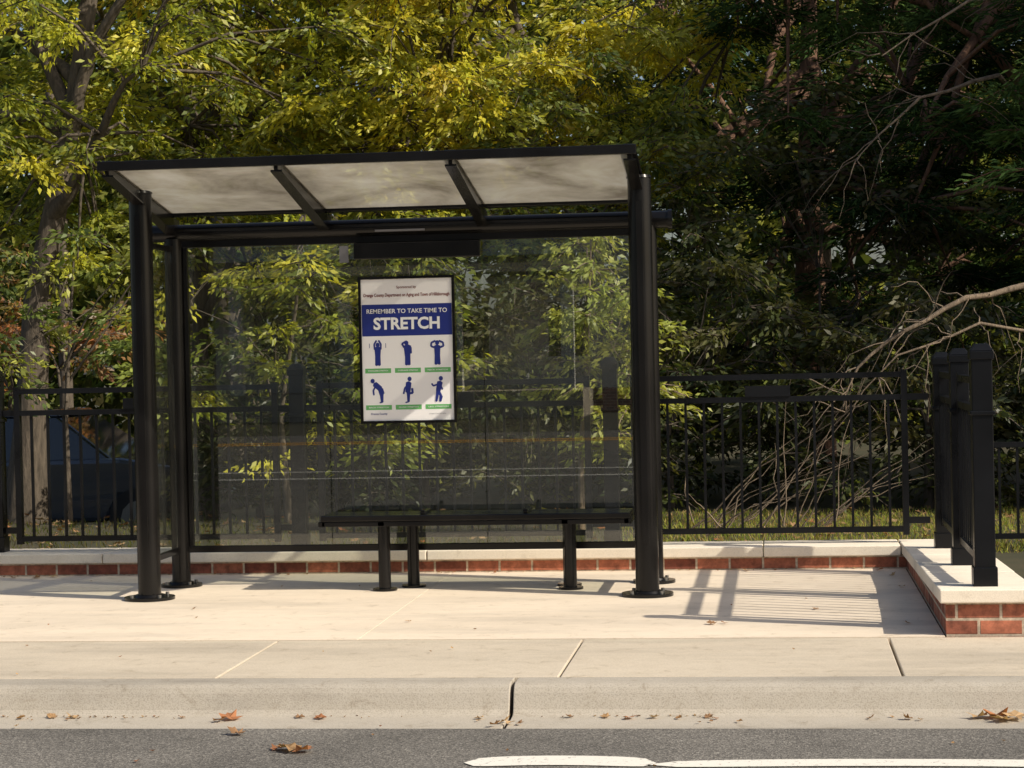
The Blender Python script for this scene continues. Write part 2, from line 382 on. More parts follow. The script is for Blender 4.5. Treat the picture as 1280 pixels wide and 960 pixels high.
# ------------------------------------------------------------------ brick wall with cap
e = empty('brick_wall', (-2, 1.5, 0))
mb = MB(); mb.box(-14, .77, 1.35, 1.70, -.2, .078)
def hexbox(mb, x0, x1, y0, y1, zb0, zb1, zt0, zt1, mi=0):
    mb.add([(x0,y0,zb0),(x1,y0,zb0),(x1,y1,zb1),(x0,y1,zb1),(x0,y0,zt0),(x1,y0,zt0),(x1,y1,zt1),(x0,y1,zt1)],
              [(0,3,2,1),(4,5,6,7),(0,1,5,4),(1,2,6,5),(2,3,7,6),(3,0,4,7)], mi)
hexbox(mb, .772, 1.16, -1.72, 1.70, -.2, -.2, .152, .078)
mb.obj('brick_base', M_brick, e)
mb = MB()
cj = [-14, -12, -10, -8, -6, -4.3, -2.2, -.1, .738]
for a, b in zip(cj[:-1], cj[1:]): mb.box(a+.003, b-.003, 1.32, 1.74, .080, .142)
ry = [-1.755, -.75, .45, 1.74]
for a, b in zip(ry[:-1], ry[1:]):
    za = .154-(a+1.72)*.0216; zb = .154-(b+1.72)*.0216
    hexbox(mb, .742, 1.195, a+.003, b-.003, za, zb, za+.064, zb+.062)
mb.obj('stone_cap', M_cap, e, bevel=.006)

# ------------------------------------------------------------------ fence
def fpost(mb, x, y, z0, z1, w=.10):
    h = w/2
    mb.box(x-h, x+h, y-h, y+h, z0, z1-.06)
    mb.box(x-h-.008, x+h+.008, y-h-.008, y+h+.008, z0, z0+.10)
    mb.box(x-h-.008, x+h+.008, y-h-.008, y+h+.008, z1-.075, z1-.035)
    a = h+.008
    mb.add([(x-a, y-a, z1-.034), (x+a, y-a, z1-.034), (x+a, y+a, z1-.034), (x-a, y+a, z1-.034),
            (x-a*.55, y-a*.55, z1), (x+a*.55, y-a*.55, z1), (x+a*.55, y+a*.55, z1), (x-a*.55, y+a*.55, z1)],
           [(3,2,1,0),(4,5,6,7),(0,1,5,4),(1,2,6,5),(2,3,7,6),(3,0,4,7)])
    mb.box(x-h-.01, x+h+.01, y-h-.01, y+h+.01, z1-.34, z1-.32)
e = empty('metal_fence', (-2, 1.53, .14))
px = [-9.08, -7.07, -5.06, -3.05, -1.04, .97]
mb = MB()
for x in px[:-1]: fpost(mb, x, 1.53, .142, 1.33, .092)
mb.obj('posts', M_fence, e, bevel=.004)
mb = MB()
for a, b in zip(px[:-1], px[1:]):
    x0, x1 = a+.13, b-.13
    if b > .9: x1 = .80
    for z in (1.185, 1.045, .225): mb.box(x0, x1, 1.51, 1.55, z-.017, z+.017)
    for x in (x0+.017, x1-.017): mb.box(x-.019, x+.019, 1.508, 1.552, .19, 1.215)
    for z in (1.045, .28):
        mb.box(a+.05, x0, 1.518, 1.542, z-.02, z+.02)
        mb.box(x1, b-.04, 1.518, 1.542, z-.02, z+.02)
    n = int(round((x1-x0)/.112))
    for k in range(1, n):
        x = x0+(x1-x0)*k/n; mb.box(x-.008, x+.008, 1.522, 1.538, .235, 1.035)
    xm = (x0+x1)/2+.0
    mb.box(xm-.14, xm+.14, 1.500, 1.560, 1.062, 1.13)
mb.obj('rail_panels', M_fence, e)
e2 = empty('metal_fence', (.97, -.3, .18))
py = [-1.54, -.29, .96]
mb = MB()
for y in py: fpost(mb, .97, y, .21-(y+1.72)*.0216, 1.37-(y+1.54)*.02, .098)
mb.obj('posts', M_fence, e2, bevel=.004)
mb = MB()
for a, b in zip(py[:-1], py[1:]):
    y0, y1 = a+.10, b-.10
    for z in (1.19, 1.05, .33): mb.box(.95, .99, y0, y1, z-.017, z+.017)
    for y in (y0+.017, y1-.017): mb.box(.948, .992, y-.019, y+.019, .30, 1.22)
    for z in (1.05, .38):
        mb.box(.96, .98, a+.04, y0, z-.02, z+.02); mb.box(.96, .98, y1, b-.04, z-.02, z+.02)
    n = int(round((y1-y0)/.112))
    for k in range(1, n):
        y = y0+(y1-y0)*k/n; mb.box(.962, .978, y-.008, y+.008, .34, 1.04)
mb.obj('rail_panels', M_fence, e2)
e3 = empty('metal_fence', (2.5, 1.9, .05))
mb = MB()
for x in (1.28, 3.3, 5.3): fpost(mb, x, 1.9, .03, .95, .05)
for z in (.72, .14): mb.box(1.28, 5.3, 1.885, 1.915, z-.017, z+.017)
for k in range(1, 36): mb.box(1.28+k*.112-.008, 1.28+k*.112+.008, 1.893, 1.907, .13, .72)
mb.obj('rail_panel', M_fence, e3)

# ------------------------------------------------------------------ bus shelter
S = empty('bus_shelter', (-2.17, .3, 0))
XL, XR = -3.597, -.736
def flange(mb, x, y, r=.13):
    mb.tube([(x, y, .001), (x, y, .018)], [r, r], 32)
    mb.tube([(x, y, .018), (x, y, .03)], [r*.62, r*.56], 24)
mb = MB()
for x in (XL, XR):
    mb.tube([(x, 0, .002), (x, 0, 2.33)], .066, 32); mb.tube([(x, 0, 2.33), (x, 0, 2.345)], [.072, .066], 24)
    mb.tube([(x+.0, .67, .002), (x, .67, 2.10)], .056, 28)
    flange(mb, x, 0, .145); flange(mb, x, .67, .125)
mb.obj('posts', M_metal, S)
mb = MB()
for x in (XL, XR):
    for y, r in ((0, .115), (.67, .1)):
        for k in range(4):
            a = math.pi/4+k*math.pi/2; cx, cy = x+r*math.cos(a), y+r*math.sin(a)
            mb.tube([(cx, cy, .018), (cx, cy, .034)], .011, 6)
mb.obj('anchor_bolts', M_bolt, S)
mb = MB()
mb.tube([(-3.74, .67, 2.135), (-.60, .67, 2.135)], .052, 24)
for x in (-3.74, -.60): mb.tube([(x-.012, .67, 2.135), (x+.012, .67, 2.135)], .060, 24)
mb.obj('back_beam', M_metal, S)
mb = MB()
mb.box(XL+.05, XR-.05, .655, .685, 2.045, 2.09)
mb.box(XL+.05, XR-.05, .655, .685, .205, .245)
mb.box(XL+.058, XL+.085, .655, .685, .245, 2.045); mb.box(XR-.085, XR-.058, .655, .685, .245, 2.045)
for x in (XL, XR):
    mb.box(x-.013, x+.013, .07, .61, .205, .24); mb.box(x-.013, x+.013, .07, .61, 2.02, 2.055)
    mb.box(x-.015, x+.015, .064, .085, .205, 2.055); mb.box(x-.015, x+.015, .60, .615, .205, 2.055)
for x, s in ((XL, 1), (XR, -1)):
    mb.box(x-.02, x+.02, -.074, -.05, .30, 2.2)
mb.obj('glazing_channels', M_metal, S, bevel=.003)
mb = MB()
gx = [XL+.086, -2.66, -1.72, XR-.086]
for a, b in zip(gx[:-1], gx[1:]): mb.box(a+.003, b-.003, .666, .674, .246, 2.044)
for x in (XL, XR): mb.box(x-.004, x+.004, .086, .599, .241, 2.019)
mb.obj('glass_panels', M_glass, S)
def rz(y): return 2.435-.159*(y+.65)
ax = [XL+.01, -2.65, -1.70, XR-.01]
mb = MB()
for x in ax:
    prof = [(-.64, rz(-.64)-.004), (-.64, rz(-.64)-.045), (.30, rz(.30)-.085), (.60, rz(.6)-.105), (.74, rz(.74)-.075), (.74, rz(.74)-.004)]
    mb.prism(prof, 0, x-.011, x+.011)
    fl = [(-.63, rz(-.63)-.046), (.30, rz(.3)-.086), (.30, rz(.3)-.096), (-.63, rz(-.63)-.056)]
    mb.prism(fl, 0, x-.032, x+.032)
    fl = [(.301, rz(.3)-.086), (.60, rz(.6)-.106), (.60, rz(.6)-.116), (.301, rz(.3)-.096)]
    mb.prism(fl, 0, x-.032, x+.032)
mb.obj('roof_arms', M_metal, S)
mb = MB()
mb.box(XL-.03, XR+.03, -.69, -.645, 2.405, 2.455)
mb.prism([(.555, rz(.555)-.012), (.595, rz(.595)-.012), (.595, rz(.595)+.025), (.555, rz(.555)+.025)], 0, XL-.03, XR+.03)
for x in ax:
    mb.prism([(-.644, rz(-.644)+.012), (.554, rz(.554)+.012), (.554, rz(.554)+.028), (-.644, rz(-.644)+.028)], 0, x-.03, x+.03)
mb.obj('roof_frame', M_metal, S, bevel=.003)
mb = MB()
for a, b in zip(ax[:-1], ax[1:]):
    y0, y1 = -.644, .554
    mb.add([(a+.001, y0, rz(y0)+.006), (b-.001, y0, rz(y0)+.006), (b-.001, y1, rz(y1)+.006), (a+.001, y1, rz(y1)+.006)], [(0, 1, 2, 3)])
mb.obj('roof_panels', M_poly, S)
mb = MB(); mb.box(-2.48, -1.72, .600, .654, 1.945, 2.043); mb.obj('light_box', M_metal, S, bevel=.006)
mb = MB(); mb.box(-2.35, -2.05, .6135, .6165, 2.108, 2.120); mb.obj('beam_strip', M_grey, S)  # thin grey strip on the front of the beam
mb = MB(); mb.box(-2.575, -2.52, .648, .654, 1.93, 2.03); mb.obj('small_grey_panel', M_grey, S)  # small grey panel left of the box under the beam

B = empty('bench', (-1.75, .43, 0))
mb = MB()
for k in range(3):
    mb.box(-2.645, -.845, .262+k*.118, .262+k*.118+.108, .412, .446)
mb.obj('seat', M_metal, B, bevel=.006)
mb = MB()
for x in (-2.64, -2.29, -1.22, -.86): mb.box(x-.02, x+.02, .27, .60, .380, .4115)
mb.box(-2.64, -.85, .27, .30, .382, .410); mb.box(-2.64, -.85, .57, .60, .382, .410)
mb.obj('seat_frame', M_metal, B, bevel=.003)
mb = MB()
for x, y in ((-2.29, .36), (-1.20, .36), (-2.15, .54), (-1.225, .54)):
    mb.tube([(x, y, .003), (x, y, .385)], .036, 20); mb.tube([(x, y, .001), (x, y, .014)], .072, 24)
mb.obj('legs', M_metal, B)
mb = MB()
for x in (-2.05, -1.45):
    mb.box(x-.012, x+.012, .30, .55, .447, .462); mb.box(x-.012, x+.012, .30, .33, .462, .472)
mb.obj('seat_dividers', M_metal, B, bevel=.003)

# ------------------------------------------------------------------ poster
PO = empty('exercise_poster', (-2.175, .64, 1.404))
X0, X1, Z0, Z1 = -2.465, -1.885, .966, 1.842
mb = MB()
mb.box(X0, X1, .636, .664, Z0, Z0+.016); mb.box(X0, X1, .636, .664, Z1-.016, Z1)
mb.box(X0, X0+.016, .636, .664, Z0+.016, Z1-.016); mb.box(X1-.016, X1, .636, .664, Z0+.016, Z1-.016)
mb.obj('frame', M_metal, PO)
mb = MB(); mb.box(X0+.016, X1-.016, .645, .662, Z0+.016, Z1-.016); mb.obj('paper', M_white, PO)
W = X1-X0; Hh = Z1-Z0
lay = [.6445]
def px_(u): return X0+u*W
def pz_(v): return Z1-v*Hh
def rect(mb, u0, u1, v0, v1):
    y = lay[0]; mb.add([(px_(u0), y, pz_(v1)), (px_(u1), y, pz_(v1)), (px_(u1), y, pz_(v0)), (px_(u0), y, pz_(v0))], [(0, 1, 2, 3)])
mb = MB(); rect(mb, .032, .968, .19, .405); mb.obj('blue_band', M_navy, PO)
def text(s, u, v, width, mat, bold=0, height=None):
    cu = bpy.data.curves.new('text_line', 'FONT'); cu.body = s; cu.align_x = 'CENTER'; cu.align_y = 'CENTER'; cu.size = 1; cu.offset = bold
    cu.fill_mode = 'FRONT'; cu.resolution_u = 3
    o = link(bpy.data.objects.new('text_line', cu)); bpy.context.view_layer.update()
    k = width/max(o.dimensions.x, 1e-4); ky = k if not height else height/max(o.dimensions.y, 1e-4)
    cu.materials.append(mat)
    me = bpy.data.meshes.new_from_object(o); bpy.data.objects.remove(o)
    o = link(bpy.data.objects.new('text_line', me))
    o.location = (px_(u), .6425, pz_(v)); o.rotation_euler = (math.pi/2, 0, 0); o.scale = (k, ky, 1); parent(o, PO)
text('Sponsored by', .5, .075, .12, M_red, .01)
text('Orange County Department on Aging and Town of Hillsborough', .5, .128, .52, M_red, .022, .026)
text('REMEMBER TO TAKE TIME TO', .5, .238, .485, M_letter, .012)
text('STRETCH', .5, .325, .40, M_letter, .035)
mbf = MB(); mbg = MB()
cnt = [0]
def yy(): cnt[0] += 1; return .6440-.00012*(cnt[0] % 12)
def disc(u, v, r):
    y = yy(); c = (px_(u), pz_(v)); vs = [(c[0]+r*math.cos(t*math.pi/8), y, c[1]+r*1.1*math.sin(t*math.pi/8)) for t in range(16)]
    mbf.add(vs, [tuple(range(16))])
def line(pts, w0, w1=None):
    w1 = w1 or w0; 
    for i in range(len(pts)-1):
        a = Vector((px_(pts[i][0]), pz_(pts[i][1]))); b = Vector((px_(pts[i+1][0]), pz_(pts[i+1][1])))
        d = (b-a).normalized(); n = Vector((-d.y, d.x)); y = yy()
        q = [a+n*w0/2, a-n*w0/2, a-d*w0*.25, b-n*w1/2, b+d*w1*.25, b+n*w1/2]
        q = [q[0], q[2], q[1], q[3], q[4], q[5]]
        mbf.add([(p.x, y, p.y) for p in q], [tuple(range(6))])
def fig(kind, u, v):
    f = lambda a, b: (u+a, v+b)
    if kind == 0:
        disc(u, v+.030, .0125); line([f(0, .048), f(0, .11)], .040, .032); line([f(-.012, .105), f(-.014, .168)], .018); line([f(.012, .105), f(.014, .168)], .018)
        line([f(-.032, .06), f(-.035, .025), f(-.012, .0)], .010); line([f(.032, .06), f(.035, .025), f(.012, .0)], .010)
        line([f(-.085, .02), f(-.085, .05)], .003); line([f(.085, .02), f(.085, .05)], .003)
    if kind == 1:
        disc(u-.01, v+.02, .0125); line([f(0, .040), f(0, .11)], .046, .032); line([f(-.010, .105), f(-.012, .168)], .019); line([f(.014, .105), f(.014, .168)], .018)
        line([f(-.035, .05), f(-.055, .025), f(-.015, .01)], .011); line([f(.035, .05), f(.037, .09)], .011)
    if kind == 2:
        disc(u, v+.022, .0125); line([f(0, .045), f(0, .11)], .038, .032); line([f(-.012, .105), f(-.016, .168)], .018); line([f(.012, .105), f(.016, .168)], .018)
        line([f(-.03, .055), f(-.065, .045), f(-.06, .022), f(-.02, .010)], .011); line([f(.03, .055), f(.065, .045), f(.06, .022), f(.02, .010)], .011)
    if kind == 3:
        disc(u-.06, v+.02, .0125); line([f(-.04, .04), f(.02, .075), f(.035, .11)], .032, .032); line([f(.03, .11), f(.035, .165)], .024, .015)
        line([f(-.03, .055), f(-.055, .085), f(-.05, .115)], .010); line([f(.035, .165), f(.01, .168)], .008)
    if kind == 4:
        disc(u+.015, v+.01, .0125); line([f(.005, .035), f(-.005, .10)], .034, .030); line([f(0, .10), f(.0, .165)], .022, .014)
        line([f(-.005, .11), f(.045, .105), f(.04, .075)], .013); line([f(.01, .045), f(-.035, .07), f(-.05, .11)], .010); line([f(0, .165), f(-.03, .17)], .008)
    if kind == 5:
        disc(u+.03, v+.01, .0125); line([f(.02, .035), f(.0, .095)], .034, .028); line([f(0, .095), f(.03, .13), f(.02, .165)], .020, .014)
        line([f(-.005, .095), f(-.02, .165)], .019, .013); line([f(.0, .05), f(-.05, .06), f(-.065, .045)], .010); line([f(.02, .05), f(.045, .085)], .010)
us = [.19, .5, .81]
for i in range(3):
    fig(i, us[i], .435); fig(i+3, us[i], .69)
    for v in (.625, .875):
        rect(mbg, us[i]-.135, us[i]+.135, v, v+.032)
mbf.obj('stretch_figures', M_navy, PO); mbg.obj('green_captions', M_green, PO)
for i, s in enumerate(('SHOULDER STRETCH', 'OVERHEAD STRETCH', 'NECK STRETCH')): text(s, us[i], .641, .12, M_letter, .02, .008)
for i, s in enumerate(('BACK STRETCH', 'QUAD STRETCH', 'LEG STRETCH')): text(s, us[i], .891, .12, M_letter, .02, .008)
text('Orange County', .19, .935, .10, M_navy, .02); text('orangecountync.gov/aging', .80, .937, .10, M_grey, .0)

# ------------------------------------------------------------------ trees
foliage_tree('broadleaf_tree', [(-6.95, 7.2, -.5), (-6.85, 7.2, .8), (-6.75, 7.2, 2.0), (-6.45, 7.25, 3.3), (-6.2, 7.3, 4.8), (-6.3, 7.4, 6)], .18,
    (-6.1, 7.8, 4.2), (2.5, 2.0, 2.3), 120, 12, 24, .08, PAL_Y[[1, 2, 3, 3, 0]], .5, seed=11, zmin=1.8, clumpw=[.3, .3, .15, .1, .15])
foliage_tree('broadleaf_tree', [(-5.75, 9.3, -.5), (-5.8, 9.3, 1.5), (-5.7, 9.3, 3.5), (-5.2, 9.4, 5)], .11,
    (-4.9, 9.3, 4.0), (2.4, 1.8, 2.6), 120, 12, 24, .085, PAL_Y, .52, seed=12, zmin=1.5)
foliage_tree('broadleaf_tree', [(-2.2, 9.4, -.2), (-2.3, 9.4, 1.5), (-2.5, 9.4, 3.5), (-2.6, 9.4, 6)], .15,
    (-2.6, 8.6, 4.2), (2.3, 1.9, 2.2), 180, 12, 28, .08, PAL_Y, .48, seed=13, zmin=2.1, clumpw=[.35, .3, .15, .05, .15])
foliage_tree('young_tree', [(-3.9, 4.9, 0), (-3.95, 4.9, .9), (-3.8, 4.9, 1.8), (-3.7, 4.9, 2.6)], .028,
    (-3.6, 4.9, 1.55), (1.3, .7, 1.5), 54, 8, 13, .075, PAL_Y[[0, 1, 2, 3, 2]], .34, seed=14, zmin=.3, nlimb=7)
foliage_tree('young_tree', [(-5.9, 5.4, 0), (-5.9, 5.4, .9), (-5.8, 5.4, 2.2)], .03,
    (-5.8, 5.4, 1.8), (.9, .8, 1.0), 20, 8, 13, .075, PAL_G, .36, seed=15, zmin=1.1, nlimb=6)
foliage_tree('young_tree', [(-1.42, 3.5, .03), (-1.41, 3.5, .7), (-1.35, 3.5, 1.3), (-1.3, 3.5, 2.3)], .022,
    (-1.22, 3.5, 1.45), (.48, .45, .85), 36, 8, 15, .06, PAL_G[[0, 0, 3, 3, 3]], .24, seed=16, zmin=.45, nlimb=6, barkm=M_pale)
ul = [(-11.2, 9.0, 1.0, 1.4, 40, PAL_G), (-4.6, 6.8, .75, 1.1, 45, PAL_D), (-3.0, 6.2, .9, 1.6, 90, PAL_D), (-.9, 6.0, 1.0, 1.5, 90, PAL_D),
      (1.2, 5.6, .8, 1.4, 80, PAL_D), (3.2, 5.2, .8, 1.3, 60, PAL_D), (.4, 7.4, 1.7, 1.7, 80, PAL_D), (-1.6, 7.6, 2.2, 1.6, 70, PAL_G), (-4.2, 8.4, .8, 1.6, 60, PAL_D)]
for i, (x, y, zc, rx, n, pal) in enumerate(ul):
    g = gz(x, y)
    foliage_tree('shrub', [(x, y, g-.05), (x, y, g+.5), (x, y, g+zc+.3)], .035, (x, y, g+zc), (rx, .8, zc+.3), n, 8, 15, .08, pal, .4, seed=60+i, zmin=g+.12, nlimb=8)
ck = dict(mat=M_cedar, barkm=M_bark_r, aspect=.17, droop=.25, flat=.3, twig_droop=.3, twigs=True)
foliage_tree('shade_tree', [(2.7, 8.2, 0), (2.75, 8.2, 2), (2.7, 8.3, 5), (2.8, 8.3, 6.6)], .22,
    (2.5, 8.0, 4.1), (3.0, 2.2, 2.9), 230, 14, 32, .11, PAL_C, .55, seed=21, zmin=1.9, nlimb=22, **ck)
foliage_tree('shade_tree', [(4.6, 5.9, 0), (4.6, 5.9, 2), (4.7, 6.0, 4), (4.6, 6, 6)], .16,
    (4.1, 5.9, 3.0), (2.3, 1.4, 2.2), 120, 14, 30, .10, PAL_C[[0, 1, 3, 3, 1]]*1.6, .48, seed=22, zmin=1.0, nlimb=16, **ck)  # palette lightened so this cedar looks sunlit
foliage_tree('shade_tree', [(.4, 12.5, 0), (.4, 12.5, 3), (.5, 12.5, 7.5)], .2,
    (.5, 12.3, 4.2), (2.6, 1.9, 3.8), 120, 12, 26, .15, PAL_C, .7, seed=23, zmin=.6, nlimb=12, **ck)
ckf = {**ck, 'twigs': False, 'aspect': .3}
foliage_tree('shade_tree', [(9.8, 7.6, 0), (9.8, 7.6, 4), (9.8, 7.6, 10)], .28, (9.8, 7.9, 5.6), (2.3, 2.0, 4.6), 90, 10, 14, .34, PAL_C, .9, seed=32, zmin=.8, nlimb=8, **ckf)  # unseen tree off to the right, added to shade the cedars
foliage_tree('shade_tree', [(9.0, 4.6, 0), (9.0, 4.6, 4), (9.0, 4.6, 11.5)], .28, (8.8, 4.9, 8.9), (2.4, 2.2, 2.6), 80, 10, 14, .34, PAL_C, .9, seed=33, zmin=5.5, nlimb=8, **ckf)  # out of view, high crown added to darken only the upper cedar

rng = np.random.default_rng(5)
mb = MB()
def arc(p, r0, n=6):
    pts = []
    P = [Vector(q) for q in p]
    for i in range(len(P)-1):
        for q in (0, .33, .66): pts.append(P[i].lerp(P[i+1], q)+Vector(rng.normal(size=3)*.012))
    pts.append(P[-1]); m = len(pts)
    mb.tube(pts, [r0*(1-.85*i/(m-1)) for i in range(m)], n)
    return pts
a1 = arc([(4.4, 5.9, 1.5), (2.6, 4.6, 1.7), (1.9, 4.3, 1.80), (1.4, 4.1, 1.70), (.95, 4.0, 1.46), (.6, 4.0, 1.23), (.48, 4.0, .9)], .036)
a2 = arc([(4.4, 5.9, 1.2), (2.4, 4.6, 1.35), (1.5, 4.2, 1.5), (.9, 4.0, 1.30), (.5, 4.0, .9)], .02)
a3 = arc([(2.7, 8.1, 3.0), (1.9, 6.4, 3.6), (1.2, 6.0, 3.4), (.7, 5.8, 2.9)], .03)
a4 = arc([(2.7, 8.1, 3.6), (2.6, 6.2, 4.2), (1.6, 5.9, 4.15), (.9, 5.7, 3.7)], .03)
for base, kk in ((a1, 20), (a2, 20), (a3, 12), (a4, 12)):
    for k in range(kk):
        b = base[rng.integers(len(base)//3, len(base))]
        d = Vector((rng.normal()*.7-.45, rng.normal()*.4, rng.normal()*.5-.35)).normalized(); Lh = rng.uniform(.3, .8)
        arc([b, b+d*Lh*.5+Vector((0, 0, .03)), b+d*Lh+Vector((0, 0, -.12))], .006, 4)
for k in range(26):
    x = rng.uniform(-.7, .7); b = Vector((x, rng.uniform(3.2, 4.2), .04)); Lh = rng.uniform(.6, 1.4)
    d = Vector((rng.normal()*.45+.55, rng.normal()*.2, rng.uniform(.5, 1.1))).normalized()
    arc([b, b+d*Lh*.5, b+d*Lh+Vector((.1, 0, -.1))], rng.uniform(.004, .009), 4)
mb.obj('dead_branches', M_pale)

def mass(name, n, xr, yr, zr, size, pal, seed, clump=500, cr=1.0):
    global rng
    rng = np.random.default_rng(seed)
    C = np.stack([rng.uniform(*xr, clump), rng.uniform(*yr, clump), zr[0]+(zr[1]-zr[0])*rng.uniform(0, 1, clump)**1.1], 1)
    idx = rng.integers(0, clump, n); d = rng.normal(size=(n, 3)); d /= np.linalg.norm(d, axis=1)[:, None]
    P = C[idx]+d*(cr*rng.uniform(.5, 1, (n, 1)))*np.array([1, 1, .7])
    P[:, 2] = np.maximum(P[:, 2], -.7)
    cols = pick(pal, clump)[idx]*.6+pick(pal, n)*.4
    e = empty(name, (sum(xr)/2, sum(yr)/2, 0))
    leafmesh('foliage', P, size*rng.uniform(.6, 1.3, n), cols, M_far, .5, .3, e)
    mb = MB()
    for k in range(int((xr[1]-xr[0])/2.2)):
        x = rng.uniform(*xr); y = rng.uniform(*yr); r = rng.uniform(.1, .24)
        mb.tube([(x, y, -1), (x+rng.normal()*.2, y, 4), (x+rng.normal()*.5, y, zr[1])], [r, r*.8, r*.3], 8)
    mb.obj('trunks', M_bark, e)
mass('distant_forest', 90000, (-22, 14), (17, 25), (-.5, 10), .24, np.concatenate([PAL_D, PAL_G[1:4]]), 41, 1200, 1.0)
mass('distant_treeline', 16000, (-50, 50), (-60, -50), (-.5, 13), .7, PAL_D, 42, 500, 2.2)  # unseen trees behind the camera, added for the glass to reflect
mass('distant_treeline', 50000, (-60, 45), (34, 48), (-.5, 18), .7, PAL_D, 43, 1100, 2.4)

foliage_tree('autumn_shrub', [(-9.2, 13, -.6), (-9.2, 13, .5), (-9.1, 13, 1.6)], .05, (-9.0, 13, 1.9), (1.5, .8, 1.1), 34, 8, 14, .10,
    np.array([(.50, .20, .06), (.40, .18, .08), (.22, .18, .06), (.14, .13, .05), (.38, .22, .15)]), .4, seed=51, zmin=.9, nlimb=5)

rng = np.random.default_rng(61)
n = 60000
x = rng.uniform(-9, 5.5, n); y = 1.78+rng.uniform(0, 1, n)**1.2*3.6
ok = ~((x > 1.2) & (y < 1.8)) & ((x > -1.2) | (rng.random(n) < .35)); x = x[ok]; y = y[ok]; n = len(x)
P = np.stack([x, y, np.array([gz(a, b) for a, b in zip(x, y)])-.005], 1)
d = rng.normal(size=(n, 3))*.4; d[:, 2] += 1.4
gc = pick(np.array([(.24, .28, .05), (.16, .20, .04), (.32, .30, .08), (.30, .22, .10)]), n)*np.where(x > -1.2, 1., .4)[:, None]  # left-hand blades coloured darker, shade put into the grass colour
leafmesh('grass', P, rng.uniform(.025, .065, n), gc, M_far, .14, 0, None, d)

# ------------------------------------------------------------------ house across the street (seen only as a reflection in the glass)
HX, HY = -11.5, -44.0
HE = empty('white_house', (HX, HY, -.2))
mb = MB(); mb.box(HX-8, HX+8, HY-4, HY+4, .4, 5.8); mb.obj('walls', M_siding, HE)
mb = MB(); mb.box(HX-8.05, HX+8.05, HY-4.05, HY+4.05, -.25, .4); mb.obj('foundation', M_brick, HE)
mb = MB(); mb.prism([(HY-4.5, 5.7), (HY+4.5, 5.7), (HY, 8.6)], 0, HX-8.5, HX+8.5); mb.prism([(HY+4.02, 3.6), (HY+7.2, 3.1), (HY+7.2, 3.22), (HY+4.02, 3.75)], 0, HX-7, HX+7); mb.obj('roof', M_shingle, HE)
mb = MB(); mb.box(HX-7, HX+7, HY+4.06, HY+7.1, -.25, .42); mb.obj('porch_floor', M_side, HE)
mb = MB()
for k in range(6): mb.box(HX-6.8+k*2.66, HX-6.8+k*2.66+.3, HY+6.7, HY+7.0, .425, 3.1)
mb.box(HX-7, HX+7, HY+6.68, HY+7.02, 2.95, 3.098)
mb.obj('porch_columns', M_siding, HE)
mb = MB(); mt = MB()
for zc in (1.2, 4.2):
    for k in range(6):
        xx = HX-6.6+k*2.5
        if zc < 2 and k == 3: continue
        mb.box(xx, xx+1.0, HY+4.0, HY+4.03, zc, zc+1.35)
        mt.box(xx-.1, xx-.003, HY+4.0, HY+4.07, zc-.1, zc+1.45); mt.box(xx+1.003, xx+1.1, HY+4.0, HY+4.07, zc-.1, zc+1.45)
        mt.box(xx, xx+1.0, HY+4.0, HY+4.07, zc+1.353, zc+1.45); mt.box(xx, xx+1.0, HY+4.0, HY+4.07, zc-.1, zc-.003)
mb.box(HX+.9, HX+1.9, HY+4.0, HY+4.04, .42, 2.6)
mb.obj('windows_and_door', M_pane, HE); mt.obj('window_trim', M_siding, HE)

# ------------------------------------------------------------------ fallen leaves
rng = np.random.default_rng(71)
V = []; F = []; Cc = []
def fleaf(x, y, z, s, col, curl=.35):
    a0 = rng.uniform(0, 6.28); o = len(V); n = 14
    V.append((x, y, z+s*.10)); Cc.append(col)
    tx, ty = rng.normal(size=2)*.25
    for k in range(n):
        a = 2*math.pi*k/n; r = s*(.5 if k % 2 == 0 else .32)*rng.uniform(.75, 1.15)*(1.25 if k == 0 else 1)
        dx = r*math.cos(a+a0); dy = r*math.sin(a+a0)
        V.append((x+dx, y+dy, z+.004+max(0, s*curl*(r/s)*rng.uniform(-.1, 1.3)+tx*dx+ty*dy))); Cc.append(np.array(col)*rng.uniform(.75, 1.2))
    for k in range(n): F.append((o, o+1+k, o+1+(k+1) % n))
BR = [(.40, .25, .13), (.36, .21, .11), (.50, .34, .19), (.27, .16, .09), (.40, .18, .09)]
def rc(): return np.array(BR[rng.integers(len(BR))])*rng.uniform(.8, 1.1)
for (x, y, s) in [(-2.29, -3.25, .10), (-2.33, -3.3, .06), (-1.88, -3.94, .12), (-1.82, -3.97, .10), (-1.93, -3.92, .07), (-2.17, -3.60, .08), (.85, -3.22, .13), (.92, -3.26, .12), (.78, -3.24, .09), (.87, -3.3, .1),
                  (-1.91, -3.24, .06), (-2.0, -3.22, .05), (-2.98, -3.22, .06), (-3.07, -3.22, .05), (-3.2, -3.24, .05), (-1.24, -3.24, .05), (-.87, -3.22, .04), (-.72, -3.22, .05), (-.62, -3.24, .06), (-.52, -3.23, .05), (-.42, -3.25, .04), (-.3, -3.22, .05), (.35, -3.25, .04), (.5, -3.26, .05),
                  (-1.13, -3.33, .06), (-1.16, -3.40, .05), (-1.10, -3.36, .05)]:
    fleaf(x, y, -.128, s, rc(), .5)
for (x, y, s) in [(-1.9, -1.1, .035), (-.345, -1.27, .055), (-.28, -1.25, .04), (.18, -.7, .04), (-4.7, 1.22, .07), (-4.6, 1.25, .06), (-4.85, 1.2, .05), (-3.2, -.5, .03), (.62, -1.3, .04), (.68, .3, .05), (.66, .9, .05), (.6, 1.2, .06), (-.2, 1.25, .05)]:
    fleaf(x, y, .002, s, rc())
